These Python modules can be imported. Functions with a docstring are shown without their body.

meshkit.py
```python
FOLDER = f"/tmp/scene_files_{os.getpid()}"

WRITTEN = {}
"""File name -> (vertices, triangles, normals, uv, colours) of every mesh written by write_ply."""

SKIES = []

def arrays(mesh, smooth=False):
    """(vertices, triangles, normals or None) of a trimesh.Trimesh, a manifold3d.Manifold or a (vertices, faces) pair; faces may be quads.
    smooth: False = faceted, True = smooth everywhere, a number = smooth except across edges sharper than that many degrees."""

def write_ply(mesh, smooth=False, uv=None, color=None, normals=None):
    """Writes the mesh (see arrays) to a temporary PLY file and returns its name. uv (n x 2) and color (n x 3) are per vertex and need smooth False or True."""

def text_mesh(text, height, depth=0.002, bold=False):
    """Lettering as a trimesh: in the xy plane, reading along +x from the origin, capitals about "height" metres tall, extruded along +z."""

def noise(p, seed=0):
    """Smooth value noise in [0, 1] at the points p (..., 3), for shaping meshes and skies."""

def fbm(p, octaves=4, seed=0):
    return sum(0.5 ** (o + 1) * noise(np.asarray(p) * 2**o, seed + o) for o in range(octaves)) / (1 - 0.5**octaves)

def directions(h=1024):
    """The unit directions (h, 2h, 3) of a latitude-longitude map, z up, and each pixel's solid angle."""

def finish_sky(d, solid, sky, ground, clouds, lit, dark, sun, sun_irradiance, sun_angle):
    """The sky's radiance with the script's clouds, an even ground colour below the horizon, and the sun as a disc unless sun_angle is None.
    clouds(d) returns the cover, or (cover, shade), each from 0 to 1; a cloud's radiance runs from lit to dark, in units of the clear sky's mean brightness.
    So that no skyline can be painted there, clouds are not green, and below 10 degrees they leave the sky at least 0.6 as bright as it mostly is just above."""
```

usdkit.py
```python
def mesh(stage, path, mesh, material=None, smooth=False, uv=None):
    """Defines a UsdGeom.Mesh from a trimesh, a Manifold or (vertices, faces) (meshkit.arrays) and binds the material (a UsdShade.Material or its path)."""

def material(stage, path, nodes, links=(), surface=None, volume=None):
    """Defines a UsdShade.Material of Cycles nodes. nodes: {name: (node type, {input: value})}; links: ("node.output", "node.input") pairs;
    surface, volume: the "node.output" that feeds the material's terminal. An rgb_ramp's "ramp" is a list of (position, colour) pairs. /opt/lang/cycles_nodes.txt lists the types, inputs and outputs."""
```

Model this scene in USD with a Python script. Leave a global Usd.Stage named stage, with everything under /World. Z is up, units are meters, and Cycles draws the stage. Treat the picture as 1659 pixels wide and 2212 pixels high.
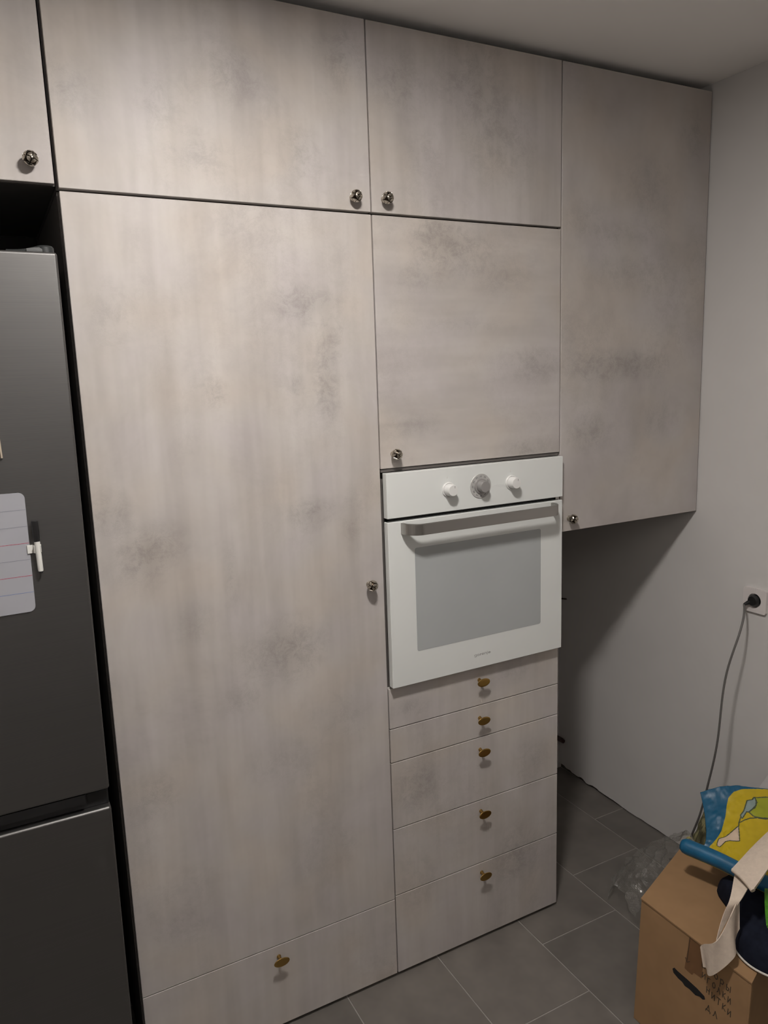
import math
import numpy as np
import trimesh
import manifold3d as m3
from scipy.interpolate import RectBivariateSpline, CubicSpline
from shapely.geometry import Polygon, LineString, Point
from shapely import union_all
import usdkit
import meshkit
from pxr import Usd, UsdGeom, UsdShade, UsdLux, Gf, Sdf, Vt

stage = Usd.Stage.CreateInMemory()
UsdGeom.SetStageUpAxis(stage, UsdGeom.Tokens.z)
UsdGeom.SetStageMetersPerUnit(stage, 1.0)
UsdGeom.Xform.Define(stage, '/World')
rng = np.random.default_rng(7)

# ---------------------------------------------------------------- camera, light, exposure
CAM = np.array([-0.89583, -1.72737, 1.73477])
RIGHT = (0.88308747, -0.4679743, -0.03400861)
DOWN = (-0.11152449, -0.13894222, -0.98400069)
FWD = (0.4557618, 0.87275146, -0.17488872)
F_PX = 1627.88
EXPOSURE = 0.14
LAMP = (-0.40, -0.91, 2.59)          # centre of the round ceiling panel above the cabinet fronts
UPLIGHT = (-1.3, -2.6, 0.0)           # unseen uplight bowl, placed to brighten the ceiling and shaded niche
BOWL_Z = 1.85
LAMP_R = 0.100                       # glowing disc
LAMP_RIM = 0.104                      # its thin frame
LAMP_DEPTH = 0.002
LAMP_STRENGTH = 262.0
UPLIGHT_STRENGTH = 175.0
LAMP_COLOR = (1.0, 0.945, 0.89)

cam = UsdGeom.Camera.Define(stage, '/World/camera')
cam.AddTransformOp().Set(Gf.Matrix4d(
    *RIGHT, 0, *[-v for v in DOWN], 0, *[-v for v in FWD], 0, *CAM.tolist(), 1))
cam.CreateHorizontalApertureAttr(36.0)
cam.CreateVerticalApertureAttr(36.0 * 2212 / 1659)
cam.CreateFocalLengthAttr(36.0 * F_PX / 1659)
cam.CreateClippingRangeAttr(Gf.Vec2f(0.05, 100))
cam.CreateExposureAttr(EXPOSURE)

# ---------------------------------------------------------------- scene helpers
BASE = {}
COUNT = {}

def fresh(parent, name):
    key = (parent, name)
    n = COUNT.get(key, 0)
    COUNT[key] = n + 1
    return f'{parent}/{name}' if n == 0 else f'{parent}/{name}_{n:03d}'

def tag(prim, label=None, cat=None, group=None, kind=None):
    for k, v in (('label', label), ('category', cat), ('group', group), ('kind', kind)):
        if v:
            prim.SetCustomDataByKey(k, v)
    return prim

def thing(name, label, cat, base=(0, 0, 0), group=None, kind=None):
    p = fresh('/World', name)
    x = UsdGeom.Xform.Define(stage, p)
    x.AddTranslateOp().Set(Gf.Vec3d(*map(float, base)))
    BASE[p] = np.array(base, float)
    tag(x.GetPrim(), label, cat, group, kind)
    return p

def arr(mesh):
    if isinstance(mesh, list):
        mesh = trimesh.util.concatenate([as_tm(m) for m in mesh])
    return mesh

def as_tm(mesh):
    if hasattr(mesh, 'to_mesh'):
        m = mesh.to_mesh()
        return trimesh.Trimesh(m.vert_properties[:, :3], m.tri_verts, process=False)
    if isinstance(mesh, tuple):
        v, f, _ = meshkit.arrays(mesh)
        return trimesh.Trimesh(v, f, process=False)
    return mesh

def part(parent, name, mesh, material, smooth=False, label=None, local=None, kind=None):
    """One Mesh prim. mesh is in world coordinates, or round its own origin when local (its world place) is given."""
    m = as_tm(arr(mesh)).copy()
    p = fresh(parent, name)
    b = BASE.get(parent, np.zeros(3))
    if local is None:
        m.vertices = m.vertices - b
        g = usdkit.mesh(stage, p, m, M[material], smooth=smooth)
        BASE[p] = b
    else:
        g = usdkit.mesh(stage, p, m, M[material], smooth=smooth)
        g.AddTranslateOp().Set(Gf.Vec3d(*map(float, np.array(local) - b)))
        BASE[p] = np.array(local, float)
    tag(g.GetPrim(), label, None, None, kind)
    return p

def single(name, mesh, material, label=None, cat=None, smooth=False, kind=None, group=None):
    p = part('/World', name, mesh, material, smooth)
    tag(stage.GetPrimAtPath(p), label, cat, group, kind)
    return p

# ---------------------------------------------------------------- shape helpers
def bx(x0, x1, y0, y1, z0, z1, c=0.0):
    if c <= 0:
        return trimesh.creation.box(bounds=[[x0, y0, z0], [x1, y1, z1]])
    pts = []
    for a, b, d in ((c, c, 0), (c, 0, c), (0, c, c)):
        for i in (x0 + a, x1 - a):
            for j in (y0 + b, y1 - b):
                for k in (z0 + d, z1 - d):
                    pts.append((i, j, k))
    return as_tm(m3.Manifold.hull_points(np.array(pts)))

def rounded(x0, x1, y0, y1, z0, z1, r):
    s = m3.Manifold.sphere(r, 24)
    return as_tm(m3.Manifold.batch_hull([s.translate((x, y, z)) for x in (x0 + r, x1 - r) for y in (y0 + r, y1 - r) for z in (z0 + r, z1 - r)]))

def tube(points, r, n=10, closed=False, caps=True):
    P = np.asarray(points, float)
    r = np.broadcast_to(np.asarray(r, float), len(P))
    T = np.gradient(P, axis=0)
    T /= np.linalg.norm(T, axis=1, keepdims=True)
    up = np.array([0.13, 0.31, 0.94])
    N = np.cross(T[0], up); N /= np.linalg.norm(N)
    V, rows = [], len(P)
    for i in range(rows):
        N = N - T[i] * np.dot(N, T[i]); N /= np.linalg.norm(N)
        B = np.cross(T[i], N)
        for k in range(n):
            a = 2 * math.pi * k / n
            V.append(P[i] + r[i] * (math.cos(a) * N + math.sin(a) * B))
    F = []
    for i in range(rows - 1):
        for k in range(n):
            a, b = i * n + k, i * n + (k + 1) % n
            F += [(a, b, b + n), (a, b + n, a + n)]
    if caps:
        V += [P[0], P[-1]]
        s, e = len(V) - 2, len(V) - 1
        for k in range(n):
            F.append((s, (k + 1) % n, k))
            F.append((e, (rows - 1) * n + k, (rows - 1) * n + (k + 1) % n))
    m = trimesh.Trimesh(V, F, process=False)
    m.fix_normals()
    return m

def spline(pts, n=40):
    P = np.asarray(pts, float)
    t = np.r_[0, np.cumsum(np.linalg.norm(np.diff(P, axis=0), axis=1))]
    return CubicSpline(t, P)(np.linspace(0, t[-1], n))

def lathe(profile, n=40, axis='y', at=(0, 0, 0)):
    """profile: (radius, along) pairs; the axis runs along -y (towards the room) or z."""
    m = trimesh.creation.revolve(np.asarray(profile, float), sections=n)
    v = m.vertices.copy()
    if axis == 'y':
        m.vertices = np.stack([v[:, 0], -v[:, 2], v[:, 1]], 1)
    m.vertices = m.vertices + np.array(at)
    m.fix_normals()
    return m

def grid_sheet(G, thick, rows=None, cols=None, puff=None):
    """G: (r, c, 3) control points -> a smooth closed sheet of the given thickness (puff(u, v) scales it)."""
    G = np.asarray(G, float)
    r, c = G.shape[:2]
    rows, cols = rows or 24, cols or 24
    u0, v0 = np.linspace(0, 1, r), np.linspace(0, 1, c)
    u, v = np.linspace(0, 1, rows), np.linspace(0, 1, cols)
    P = np.stack([RectBivariateSpline(u0, v0, G[..., k], kx=min(3, r - 1), ky=min(3, c - 1))(u, v) for k in range(3)], -1)
    du, dv = np.gradient(P, axis=0), np.gradient(P, axis=1)
    N = np.cross(du, dv); N /= np.maximum(np.linalg.norm(N, axis=-1, keepdims=True), 1e-9)
    return P, N, u, v

def close_sheet(P, N, t):
    """Top surface P, underside P - N * t (t scalar or (r, c))."""
    r, c = P.shape[:2]
    t = np.broadcast_to(np.asarray(t, float), (r, c))[..., None]
    V = np.concatenate([P.reshape(-1, 3), (P - N * t).reshape(-1, 3)])
    i = np.arange(r * c).reshape(r, c)
    a, b, d, e = i[:-1, :-1].ravel(), i[:-1, 1:].ravel(), i[1:, 1:].ravel(), i[1:, :-1].ravel()
    F = [np.stack([a, b, d], 1), np.stack([a, d, e], 1)]
    o = r * c
    F += [np.stack([a, d, b], 1) + o, np.stack([a, e, d], 1) + o]
    loop = np.concatenate([i[0, :-1], i[:-1, -1], i[-1, :0:-1], i[:0:-1, 0]])
    nx = np.roll(loop, -1)
    F += [np.stack([loop, nx + o, nx], 1), np.stack([loop, loop + o, nx + o], 1)]
    m = trimesh.Trimesh(V, np.concatenate(F), process=False)
    m.fix_normals()
    return m

def loft(rings):
    """rings: list of (n, 3) closed loops -> closed body with flat ends."""
    R = np.array(rings, float)
    k, n = R.shape[:2]
    V = np.concatenate([R.reshape(-1, 3), [R[0].mean(0)], [R[-1].mean(0)]])
    F = []
    for i in range(k - 1):
        for j in range(n):
            a, b = i * n + j, i * n + (j + 1) % n
            F += [(a, b, b + n), (a, b + n, a + n)]
    for j in range(n):
        F.append((k * n, (j + 1) % n, j))
        F.append((k * n + 1, (k - 1) * n + j, (k - 1) * n + (j + 1) % n))
    m = trimesh.Trimesh(V, F, process=False)
    m.fix_normals()
    return m

def ring(pts, n=48):
    """Smooth closed loop through pts."""
    P = np.asarray(pts, float)
    P = np.vstack([P, P[:1]])
    t = np.r_[0, np.cumsum(np.linalg.norm(np.diff(P, axis=0), axis=1))]
    return CubicSpline(t, P, bc_type='periodic')(np.linspace(0, t[-1], n, endpoint=False))

def extrude_xz(poly, y0, y1):
    """Shapely polygon in the facade's x-z plane -> solid between y0 and y1."""
    g = trimesh.creation.extrude_polygon(poly, abs(y1 - y0), engine='earcut')
    v = g.vertices.copy()
    g.vertices = np.stack([v[:, 0], max(y0, y1) - v[:, 2], v[:, 1]], 1)
    g.fix_normals()
    return g

def rrect(x0, x1, z0, z1, r, q=8):
    return Polygon([(x0 + r, z0 + r), (x1 - r, z0 + r), (x1 - r, z1 - r), (x0 + r, z1 - r)]).buffer(r, quad_segs=q)

# ---------------------------------------------------------------- materials
M = {}
LOOKS = '/World/Looks'

def mat(name, nodes, links, surface='p.BSDF'):
    M[name] = usdkit.material(stage, f'{LOOKS}/{name}', nodes, links, surface=surface)

def plain(name, color, rough=0.5, metal=0.0, spec=0.5, vary=0.0, scale=30.0, bump=0.0, **kw):
    nodes = {'p': ('principled_bsdf', {'base_color': color, 'roughness': rough, 'metallic': metal, 'specular_ior_level': spec, **kw})}
    links = []
    if vary or bump:
        nodes['g'] = ('geometry', {})
        nodes['n'] = ('noise_texture', {'scale': scale, 'detail': 3.0, 'roughness': 0.6})
        links.append(('g.position', 'n.vector'))
    if vary:
        c = np.array(color)
        nodes['r'] = ('rgb_ramp', {'ramp': [(0.3, tuple(c * (1 - vary))), (0.7, tuple(np.minimum(c * (1 + vary), 1)))]})
        links += [('n.fac', 'r.fac'), ('r.color', 'p.base_color')]
    if bump:
        nodes['b'] = ('bump', {'strength': bump, 'distance': 0.002})
        links += [('n.fac', 'b.height'), ('b.normal', 'p.normal')]
    mat(name, nodes, links)

# where the printed decor is worn darker: x, z, half width, half height, strength
SMUDGES = {
    'laminate_tall': [(-0.186, 1.912, 0.109, 0.056, 1), (-0.141, 1.725, 0.041, 0.127, 0.9), (-0.127, 1.83, 0.047, 0.066, 0.8), (-0.22, 1.727, 0.025, 0.036, 0.7), (-0.637, 1.877, 0.071, 0.101, 0.5), (-0.583, 1.376, 0.109, 0.072, 0.9), (-0.666, 1.461, 0.059, 0.07, 0.8), (-0.196, 1.407, 0.075, 0.053, 0.9), (-0.419, 1.713, 0.04, 0.047, 0.6), (-0.623, 1.328, 0.092, 0.08, 0.6), (-0.277, 1.071, 0.142, 0.11, 0.9), (-0.412, 1.285, 0.024, 0.12, 0.5), (-0.509, 1.176, 0.074, 0.068, 0.5), (-0.423, 0.957, 0.07, 0.063, 0.5), (-0.339, 0.772, 0.113, 0.076, 0.4), (-0.64, 0.775, 0.096, 0.088, 0.5), (-0.113, 0.842, 0.083, 0.119, 0.4), (-0.088, 1.37, 0.036, 0.109, 0.6), (-0.57, 0.399, 0.103, 0.076, 0.35), (-0.213, 0.466, 0.123, 0.103, 0.4)],
    'laminate_side': [(0.835, 1.747, 0.266, 0.058, 1), (0.718, 1.551, 0.112, 0.074, 0.8), (0.932, 2.274, 0.175, 0.137, 0.5), (1.121, 2.436, 0.092, 0.119, 0.6), (0.846, 2.019, 0.202, 0.08, 0.5), (1.019, 1.583, 0.159, 0.089, 0.4), (0.68, 2.166, 0.105, 0.057, 0.5), (0.806, 2.122, 0.168, 0.049, 0.5)],
    'laminate_cross': [(0.245, 2.058, 0.167, 0.079, 1), (0.182, 2.101, 0.085, 0.043, 0.7), (0.386, 1.992, 0.142, 0.073, 0.6), (0.514, 1.755, 0.114, 0.068, 0.7), (0.464, 1.521, 0.127, 0.04, 0.7), (0.112, 1.608, 0.108, 0.046, 0.6), (0.151, 1.985, 0.149, 0.052, 0.5), (0.263, 1.869, 0.206, 0.036, 0.4)],
    'laminate_upper': [(-0.67, 2.327, 0.093, 0.078, 0.6), (-0.507, 2.331, 0.058, 0.082, 0.5), (-0.312, 2.394, 0.097, 0.071, 0.5), (-0.061, 2.478, 0.091, 0.09, 0.7), (-0.417, 2.231, 0.093, 0.057, 0.35), (-0.178, 2.254, 0.07, 0.091, 0.4)],
    'laminate_upper_b': [(0.086, 2.438, 0.118, 0.11, 0.8), (0.36, 2.376, 0.113, 0.188, 0.6), (0.275, 2.464, 0.108, 0.082, 0.5), (0.133, 2.285, 0.081, 0.082, 0.4), (0.466, 2.33, 0.095, 0.159, 0.4)],
    'laminate_drawer': [(0.081, 0.581, 0.092, 0.086, 0.7), (0.498, 0.549, 0.111, 0.118, 0.6), (0.427, 0.855, 0.159, 0.055, 0.5), (0.058, 0.827, 0.09, 0.041, 0.6), (0.072, 0.29, 0.094, 0.135, 0.4), (0.443, 0.234, 0.139, 0.097, 0.5)],
}

def laminate(name, off, streak=(9.0, 9.0, 0.9)):
    """Grey-beige concrete-look laminate: cloudy tone, drawn-out streaks, clusters of fine scuffs."""
    nodes = {
        'g': ('geometry', {}),
        'mo': ('mapping', {'location': off}),
        'ms': ('mapping', {'location': off, 'scale': streak}),
        'ms2': ('mapping', {'location': (off[2], off[0], off[1]), 'scale': tuple(np.array(streak) * (3.2 if max(streak) == streak[0] else 2.6))}),
        'mb': ('mapping', {'location': (off[1] + 3, off[0], off[2]), 'scale': tuple(np.where(np.array(streak) > 3, 1.35, 0.75))}),
        'cloud': ('noise_texture', {'scale': 3.2, 'detail': 6.0, 'roughness': 0.70, 'distortion': 0.35}),
        'strk': ('noise_texture', {'scale': 1.0, 'detail': 3.0, 'roughness': 0.55}),
        'fine': ('noise_texture', {'scale': 1.0, 'detail': 2.0, 'roughness': 0.6}),
        'mask': ('noise_texture', {'scale': 2.2, 'detail': 3.0, 'roughness': 0.6, 'distortion': 0.4}),
        'scuff': ('noise_texture', {'scale': 26.0, 'detail': 6.0, 'roughness': 0.82, 'distortion': 0.35}),
        'hue': ('noise_texture', {'scale': 5.5, 'detail': 1.0, 'roughness': 0.5}),
        'r1': ('rgb_ramp', {'ramp': [(0.26, (0.41, 0.378, 0.358)), (0.42, (0.465, 0.434, 0.413)), (0.60, (0.50, 0.470, 0.450)), (0.8, (0.525, 0.497, 0.478))]}),
        'r2': ('rgb_ramp', {'ramp': [(0.33, (0.89, 0.88, 0.87)), (0.5, (0.98, 0.977, 0.975)), (0.66, (1.04, 1.04, 1.04))]}),
        'r3': ('rgb_ramp', {'ramp': [(0.3, (0.94, 0.935, 0.93)), (0.65, (1.03, 1.03, 1.03))]}),
        'r4': ('rgb_ramp', {'ramp': [(0.46, (0, 0, 0)), (0.66, (1, 1, 1))]}),
        'r5': ('rgb_ramp', {'ramp': [(0.44, (0, 0, 0)), (0.62, (1, 1, 1))]}),
        'rh': ('rgb_ramp', {'ramp': [(0.34, (1.02, 0.997, 0.965)), (0.5, (1, 1, 1)), (0.66, (0.99, 0.988, 1.018))]}),
        'x1': ('mix_color', {'blend_type': 'multiply', 'fac': 1.0}),
        'x2': ('mix_color', {'blend_type': 'multiply', 'fac': 1.0}),
        'xh': ('mix_color', {'blend_type': 'multiply', 'fac': 1.0}),
        'k': ('math', {'math_type': 'multiply'}),
        'k2': ('math', {'math_type': 'multiply', 'value2': 0.52}),
        'x3': ('mix_color', {'blend_type': 'mix', 'b': (0.285, 0.258, 0.245)}),
        'p': ('principled_bsdf', {'roughness': 0.48, 'specular_ior_level': 0.35}),
    }
    links = [('g.position', 'mo.vector'), ('g.position', 'ms.vector'), ('g.position', 'ms2.vector'), ('g.position', 'mb.vector'),
             ('mo.vector', 'cloud.vector'), ('ms.vector', 'strk.vector'), ('ms2.vector', 'fine.vector'), ('mb.vector', 'mask.vector'),
             ('mo.vector', 'scuff.vector'), ('mo.vector', 'hue.vector'),
             ('cloud.fac', 'r1.fac'), ('strk.fac', 'r2.fac'), ('fine.fac', 'r3.fac'), ('mask.fac', 'r4.fac'), ('scuff.fac', 'r5.fac'), ('hue.fac', 'rh.fac'),
             ('r1.color', 'x1.a'), ('r2.color', 'x1.b'), ('x1.result', 'x2.a'), ('r3.color', 'x2.b'),
             ('x2.result', 'xh.a'), ('rh.color', 'xh.b'),
             ('r4.color', 'q.value1'), ('q.value', 'k.value1'), ('r5.color', 'k.value2'), ('k.value', 'k2.value1'),
             ('k2.value', 'x3.fac'), ('xh.result', 'x3.a'), ('x3.result', 'p.base_color'),
             ]
    last = None
    for i, (cx, cz, rx, rz, w) in enumerate(SMUDGES.get(name, [])):
        nodes[f'bm{i}'] = ('mapping', {'location': (-cx / rx, 0.0, -cz / rz), 'scale': (1 / rx, 0.0, 1 / rz)})
        nodes[f'bg{i}'] = ('gradient_texture', {'gradient_type': 'spherical'})
        nodes[f'ba{i}'] = ('math', {'math_type': 'multiply_add', 'value2': w * 1.25, 'value3': 0.0})
        links += [('g.position', f'bm{i}.vector'), (f'bm{i}.vector', f'bg{i}.vector'), (f'bg{i}.fac', f'ba{i}.value1')]
        if last:
            links.append((last, f'ba{i}.value3'))
        last = f'ba{i}.value'
    nodes['q'] = ('math', {'math_type': 'multiply_add', 'value2': 0.55, 'value3': 0.0, 'use_clamp': True})
    if last:
        nodes['bd'] = ('math', {'math_type': 'multiply_add', 'value2': -0.13, 'value3': 1.0})
        nodes['x4'] = ('mix_color', {'blend_type': 'multiply', 'fac': 1.0})
        links.remove(('x3.result', 'p.base_color'))
        links += [(last, 'q.value3'), (last, 'bd.value1'), ('x3.result', 'x4.a'), ('bd.value', 'x4.b'), ('x4.result', 'p.base_color')]
    mat(name, nodes, links)

laminate('laminate_tall', (0.3, 0.0, 1.7))
laminate('laminate_upper', (4.1, 2.0, 7.3))
laminate('laminate_upper_b', (9.6, 5.0, 2.2))
laminate('laminate_cross', (2.7, 1.0, 5.9), streak=(1.0, 9.0, 8.0))
laminate('laminate_side', (7.2, 3.0, 0.6), streak=(3.0, 5.0, 1.6))
laminate('laminate_drawer', (5.5, 8.0, 3.1))
plain('carcass', (0.115, 0.105, 0.099), 0.6, vary=0.08)
plain('niche_shade_dark', (0.03, 0.027, 0.026), 0.6)  # shade of the fridge niche put into the panel colour
plain('black', (0.008, 0.008, 0.009), 0.5)
plain('ceiling_paint', (0.86, 0.84, 0.82), 0.9, spec=0.2)
plain('wall_paint', (0.60, 0.585, 0.575), 0.85, spec=0.2, vary=0.03, scale=3.0)
plain('wall_substrate', (0.10, 0.088, 0.078), 0.9, vary=0.3, scale=40, bump=0.5)
plain('grout', (0.30, 0.285, 0.265), 0.9, vary=0.15, scale=25)
for i, c in enumerate(((0.145, 0.132, 0.119), (0.156, 0.142, 0.128), (0.135, 0.124, 0.112))):
    plain(f'tile_{i}', c, 0.45, spec=0.4, vary=0.17, scale=7.0)
plain('white_enamel', (0.70, 0.72, 0.71), 0.22, spec=0.5)
plain('white_knob', (0.70, 0.70, 0.69), 0.35)
plain('oven_glass', (0.395, 0.415, 0.42), 0.12, spec=0.6, vary=0.04, scale=3)
plain('print_grey', (0.33, 0.33, 0.33), 0.5)
plain('dial_grey', (0.47, 0.465, 0.455), 0.4, metal=0.15, vary=0.12, scale=90)
plain('dial_mark', (0.24, 0.24, 0.24), 0.5)
plain('steel_satin', (0.42, 0.405, 0.385), 0.34, metal=1.0)
plain('dial_satin', (0.34, 0.33, 0.325), 0.45, metal=0.4)
plain('brass', (0.42, 0.27, 0.09), 0.32, metal=1.0)
plain('black_plastic', (0.012, 0.012, 0.013), 0.35)
plain('grey_plastic', (0.022, 0.025, 0.026), 0.45)
plain('board_white', (0.37, 0.375, 0.41), 0.3)
plain('line_blue', (0.18, 0.24, 0.42), 0.5)
plain('line_red', (0.42, 0.08, 0.12), 0.5)
plain('line_grey', (0.25, 0.26, 0.30), 0.5)
plain('plastic_white', (0.70, 0.70, 0.67), 0.4)
plain('cream_edge', (0.45, 0.38, 0.30), 0.5)
plain('brown_card', (0.04, 0.028, 0.02), 0.5)
plain('cardboard', (0.285, 0.172, 0.088), 0.8, spec=0.2, vary=0.07, scale=14)
plain('cardboard_tape', (0.155, 0.078, 0.034), 0.35, vary=0.06, scale=30)
plain('marker_ink', (0.006, 0.006, 0.007), 0.6)
plain('pen_ink', (0.05, 0.035, 0.022), 0.6)
plain('navy_cloth', (0.009, 0.011, 0.020), 0.9, spec=0.1, vary=0.2, scale=60, bump=0.3)
plain('cream_canvas', (0.56, 0.47, 0.39), 0.9, spec=0.1, vary=0.06, scale=90, bump=0.35)
plain('piping', (0.55, 0.52, 0.47), 0.7)
plain('bag_blue', (0.004, 0.088, 0.185), 0.42, vary=0.15, scale=25, bump=0.3)
plain('white_bag', (0.62, 0.61, 0.60), 0.5, bump=0.3)
plain('green_pack', (0.07, 0.25, 0.02), 0.35, vary=0.4, scale=60)
plain('rust', (0.05, 0.026, 0.02), 0.8, vary=0.3, scale=80)
plain('yellow_plastic', (0.55, 0.46, 0.05), 0.35)
plain('cable_grey', (0.12, 0.115, 0.11), 0.5)
plain('socket_white', (0.66, 0.62, 0.61), 0.35)
plain('lamp_body', (0.25, 0.25, 0.25), 0.6)
for nm_, st_ in (('lamp_glow', LAMP_STRENGTH), ('uplight_glow', UPLIGHT_STRENGTH)):
    mat(nm_, {'e': ('emission', {'color': LAMP_COLOR, 'strength': st_})}, [], surface='e.emission')
# brushed steel: long fine horizontal brushing
mat('brushed_steel', {
    'g': ('geometry', {}), 'm': ('mapping', {'scale': (3.0, 3.0, 1600.0)}),
    'n': ('noise_texture', {'scale': 1.0, 'detail': 3.0}),
    'r': ('rgb_ramp', {'ramp': [(0.3, (0.165, 0.163, 0.162)), (0.7, (0.185, 0.183, 0.18))]}),
    'rr': ('rgb_ramp', {'ramp': [(0.3, (0.45, 0.45, 0.45)), (0.7, (0.50, 0.50, 0.50))]}),
    'p': ('principled_bsdf', {'metallic': 1.0})},
    [('g.position', 'm.vector'), ('m.vector', 'n.vector'), ('n.fac', 'r.fac'), ('n.fac', 'rr.fac'), ('r.color', 'p.base_color'), ('rr.color', 'p.roughness')])
# knob: bright on the raised patches, dark in the recesses (by distance from the ball's own centre)
mat('knob_metal', {
    't': ('texture_coordinate', {}), 'l': ('vector_math', {'math_type': 'length'}),
    'mr': ('map_range', {'from_min': 0.0134, 'from_max': 0.0143, 'clamp': True}),
    'r': ('rgb_ramp', {'ramp': [(0.2, (0.035, 0.026, 0.018)), (0.8, (0.56, 0.52, 0.45))]}),
    'p': ('principled_bsdf', {'metallic': 1.0, 'roughness': 0.24})},
    [('t.object', 'l.vector1'), ('l.value', 'mr.value'), ('mr.result', 'r.fac'), ('r.color', 'p.base_color')])
# clear film: mostly see-through, a glossy coat
mat('bubble_film', {
    't': ('transparent_bsdf', {'color': (0.985, 0.985, 0.98)}), 'd': ('diffuse_bsdf', {'color': (0.85, 0.84, 0.81)}), 'l': ('translucent_bsdf', {'color': (0.85, 0.84, 0.81)}),
    'g': ('glossy_bsdf', {'color': (1, 1, 1), 'roughness': 0.19}),
    'a': ('mix_closure', {'fac': 0.5}), 'b': ('mix_closure', {'fac': 0.055}), 'c': ('mix_closure', {'fac': 0.09})},
    [('d.BSDF', 'a.closure1'), ('l.BSDF', 'a.closure2'), ('t.BSDF', 'b.closure1'), ('a.closure', 'b.closure2'), ('b.closure', 'c.closure1'), ('g.BSDF', 'c.closure2')], surface='c.closure')
mat('yellow_film', {
    't': ('transparent_bsdf', {'color': (0.95, 0.93, 0.70)}), 'd': ('diffuse_bsdf', {'color': (0.42, 0.40, 0.22)}),
    'g': ('glossy_bsdf', {'color': (1, 1, 1), 'roughness': 0.2}), 'f': ('fresnel', {'IOR': 1.45}),
    'a': ('mix_closure', {'fac': 0.30}), 'b': ('mix_closure', {})},
    [('t.BSDF', 'a.closure1'), ('d.BSDF', 'a.closure2'), ('f.fac', 'b.fac'), ('a.closure', 'b.closure1'), ('g.BSDF', 'b.closure2')], surface='b.closure')
mat('bag_print', {
    'a': ('attribute', {'attribute': 'print_color'}), 'g': ('geometry', {}), 'n': ('noise_texture', {'scale': 60.0, 'detail': 3.0}),
    'b': ('bump', {'strength': 0.25, 'distance': 0.002}), 'p': ('principled_bsdf', {'roughness': 0.42})},
    [('a.color', 'p.base_color'), ('g.position', 'n.vector'), ('n.fac', 'b.height'), ('b.normal', 'p.normal')])

# ---------------------------------------------------------------- the room
RX, RL, YB, YF, CEIL = 1.1975, -2.1, 0.685, -4.6, 2.59

def set_kind(path, label=None):
    tag(stage.GetPrimAtPath(path), label, None, None, 'structure')

ceil = single('ceiling', bx(RL - .1, RX + .1, YF - .1, YB + .1, CEIL, CEIL + 0.1), 'ceiling_paint', kind='structure', label='plain matt white ceiling above the cabinets')
single('wall_back', bx(RL - .1, RX + .1, YB, YB + 0.1, -0.05, CEIL), 'wall_paint', kind='structure', label='painted wall behind the cabinets')
single('unseen_wall_left', bx(RL - .1, RL, YF, YB, -0.05, CEIL), 'wall_paint', kind='structure', label='unseen painted wall at the far left of the room')  # out of view, closes the room for bounced light
single('unseen_wall_front', bx(RL - .1, RX + .1, YF - .1, YF, -0.05, CEIL), 'wall_paint', kind='structure', label='unseen painted wall facing the cabinets')  # out of view, set far back so reflections stay dark

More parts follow.
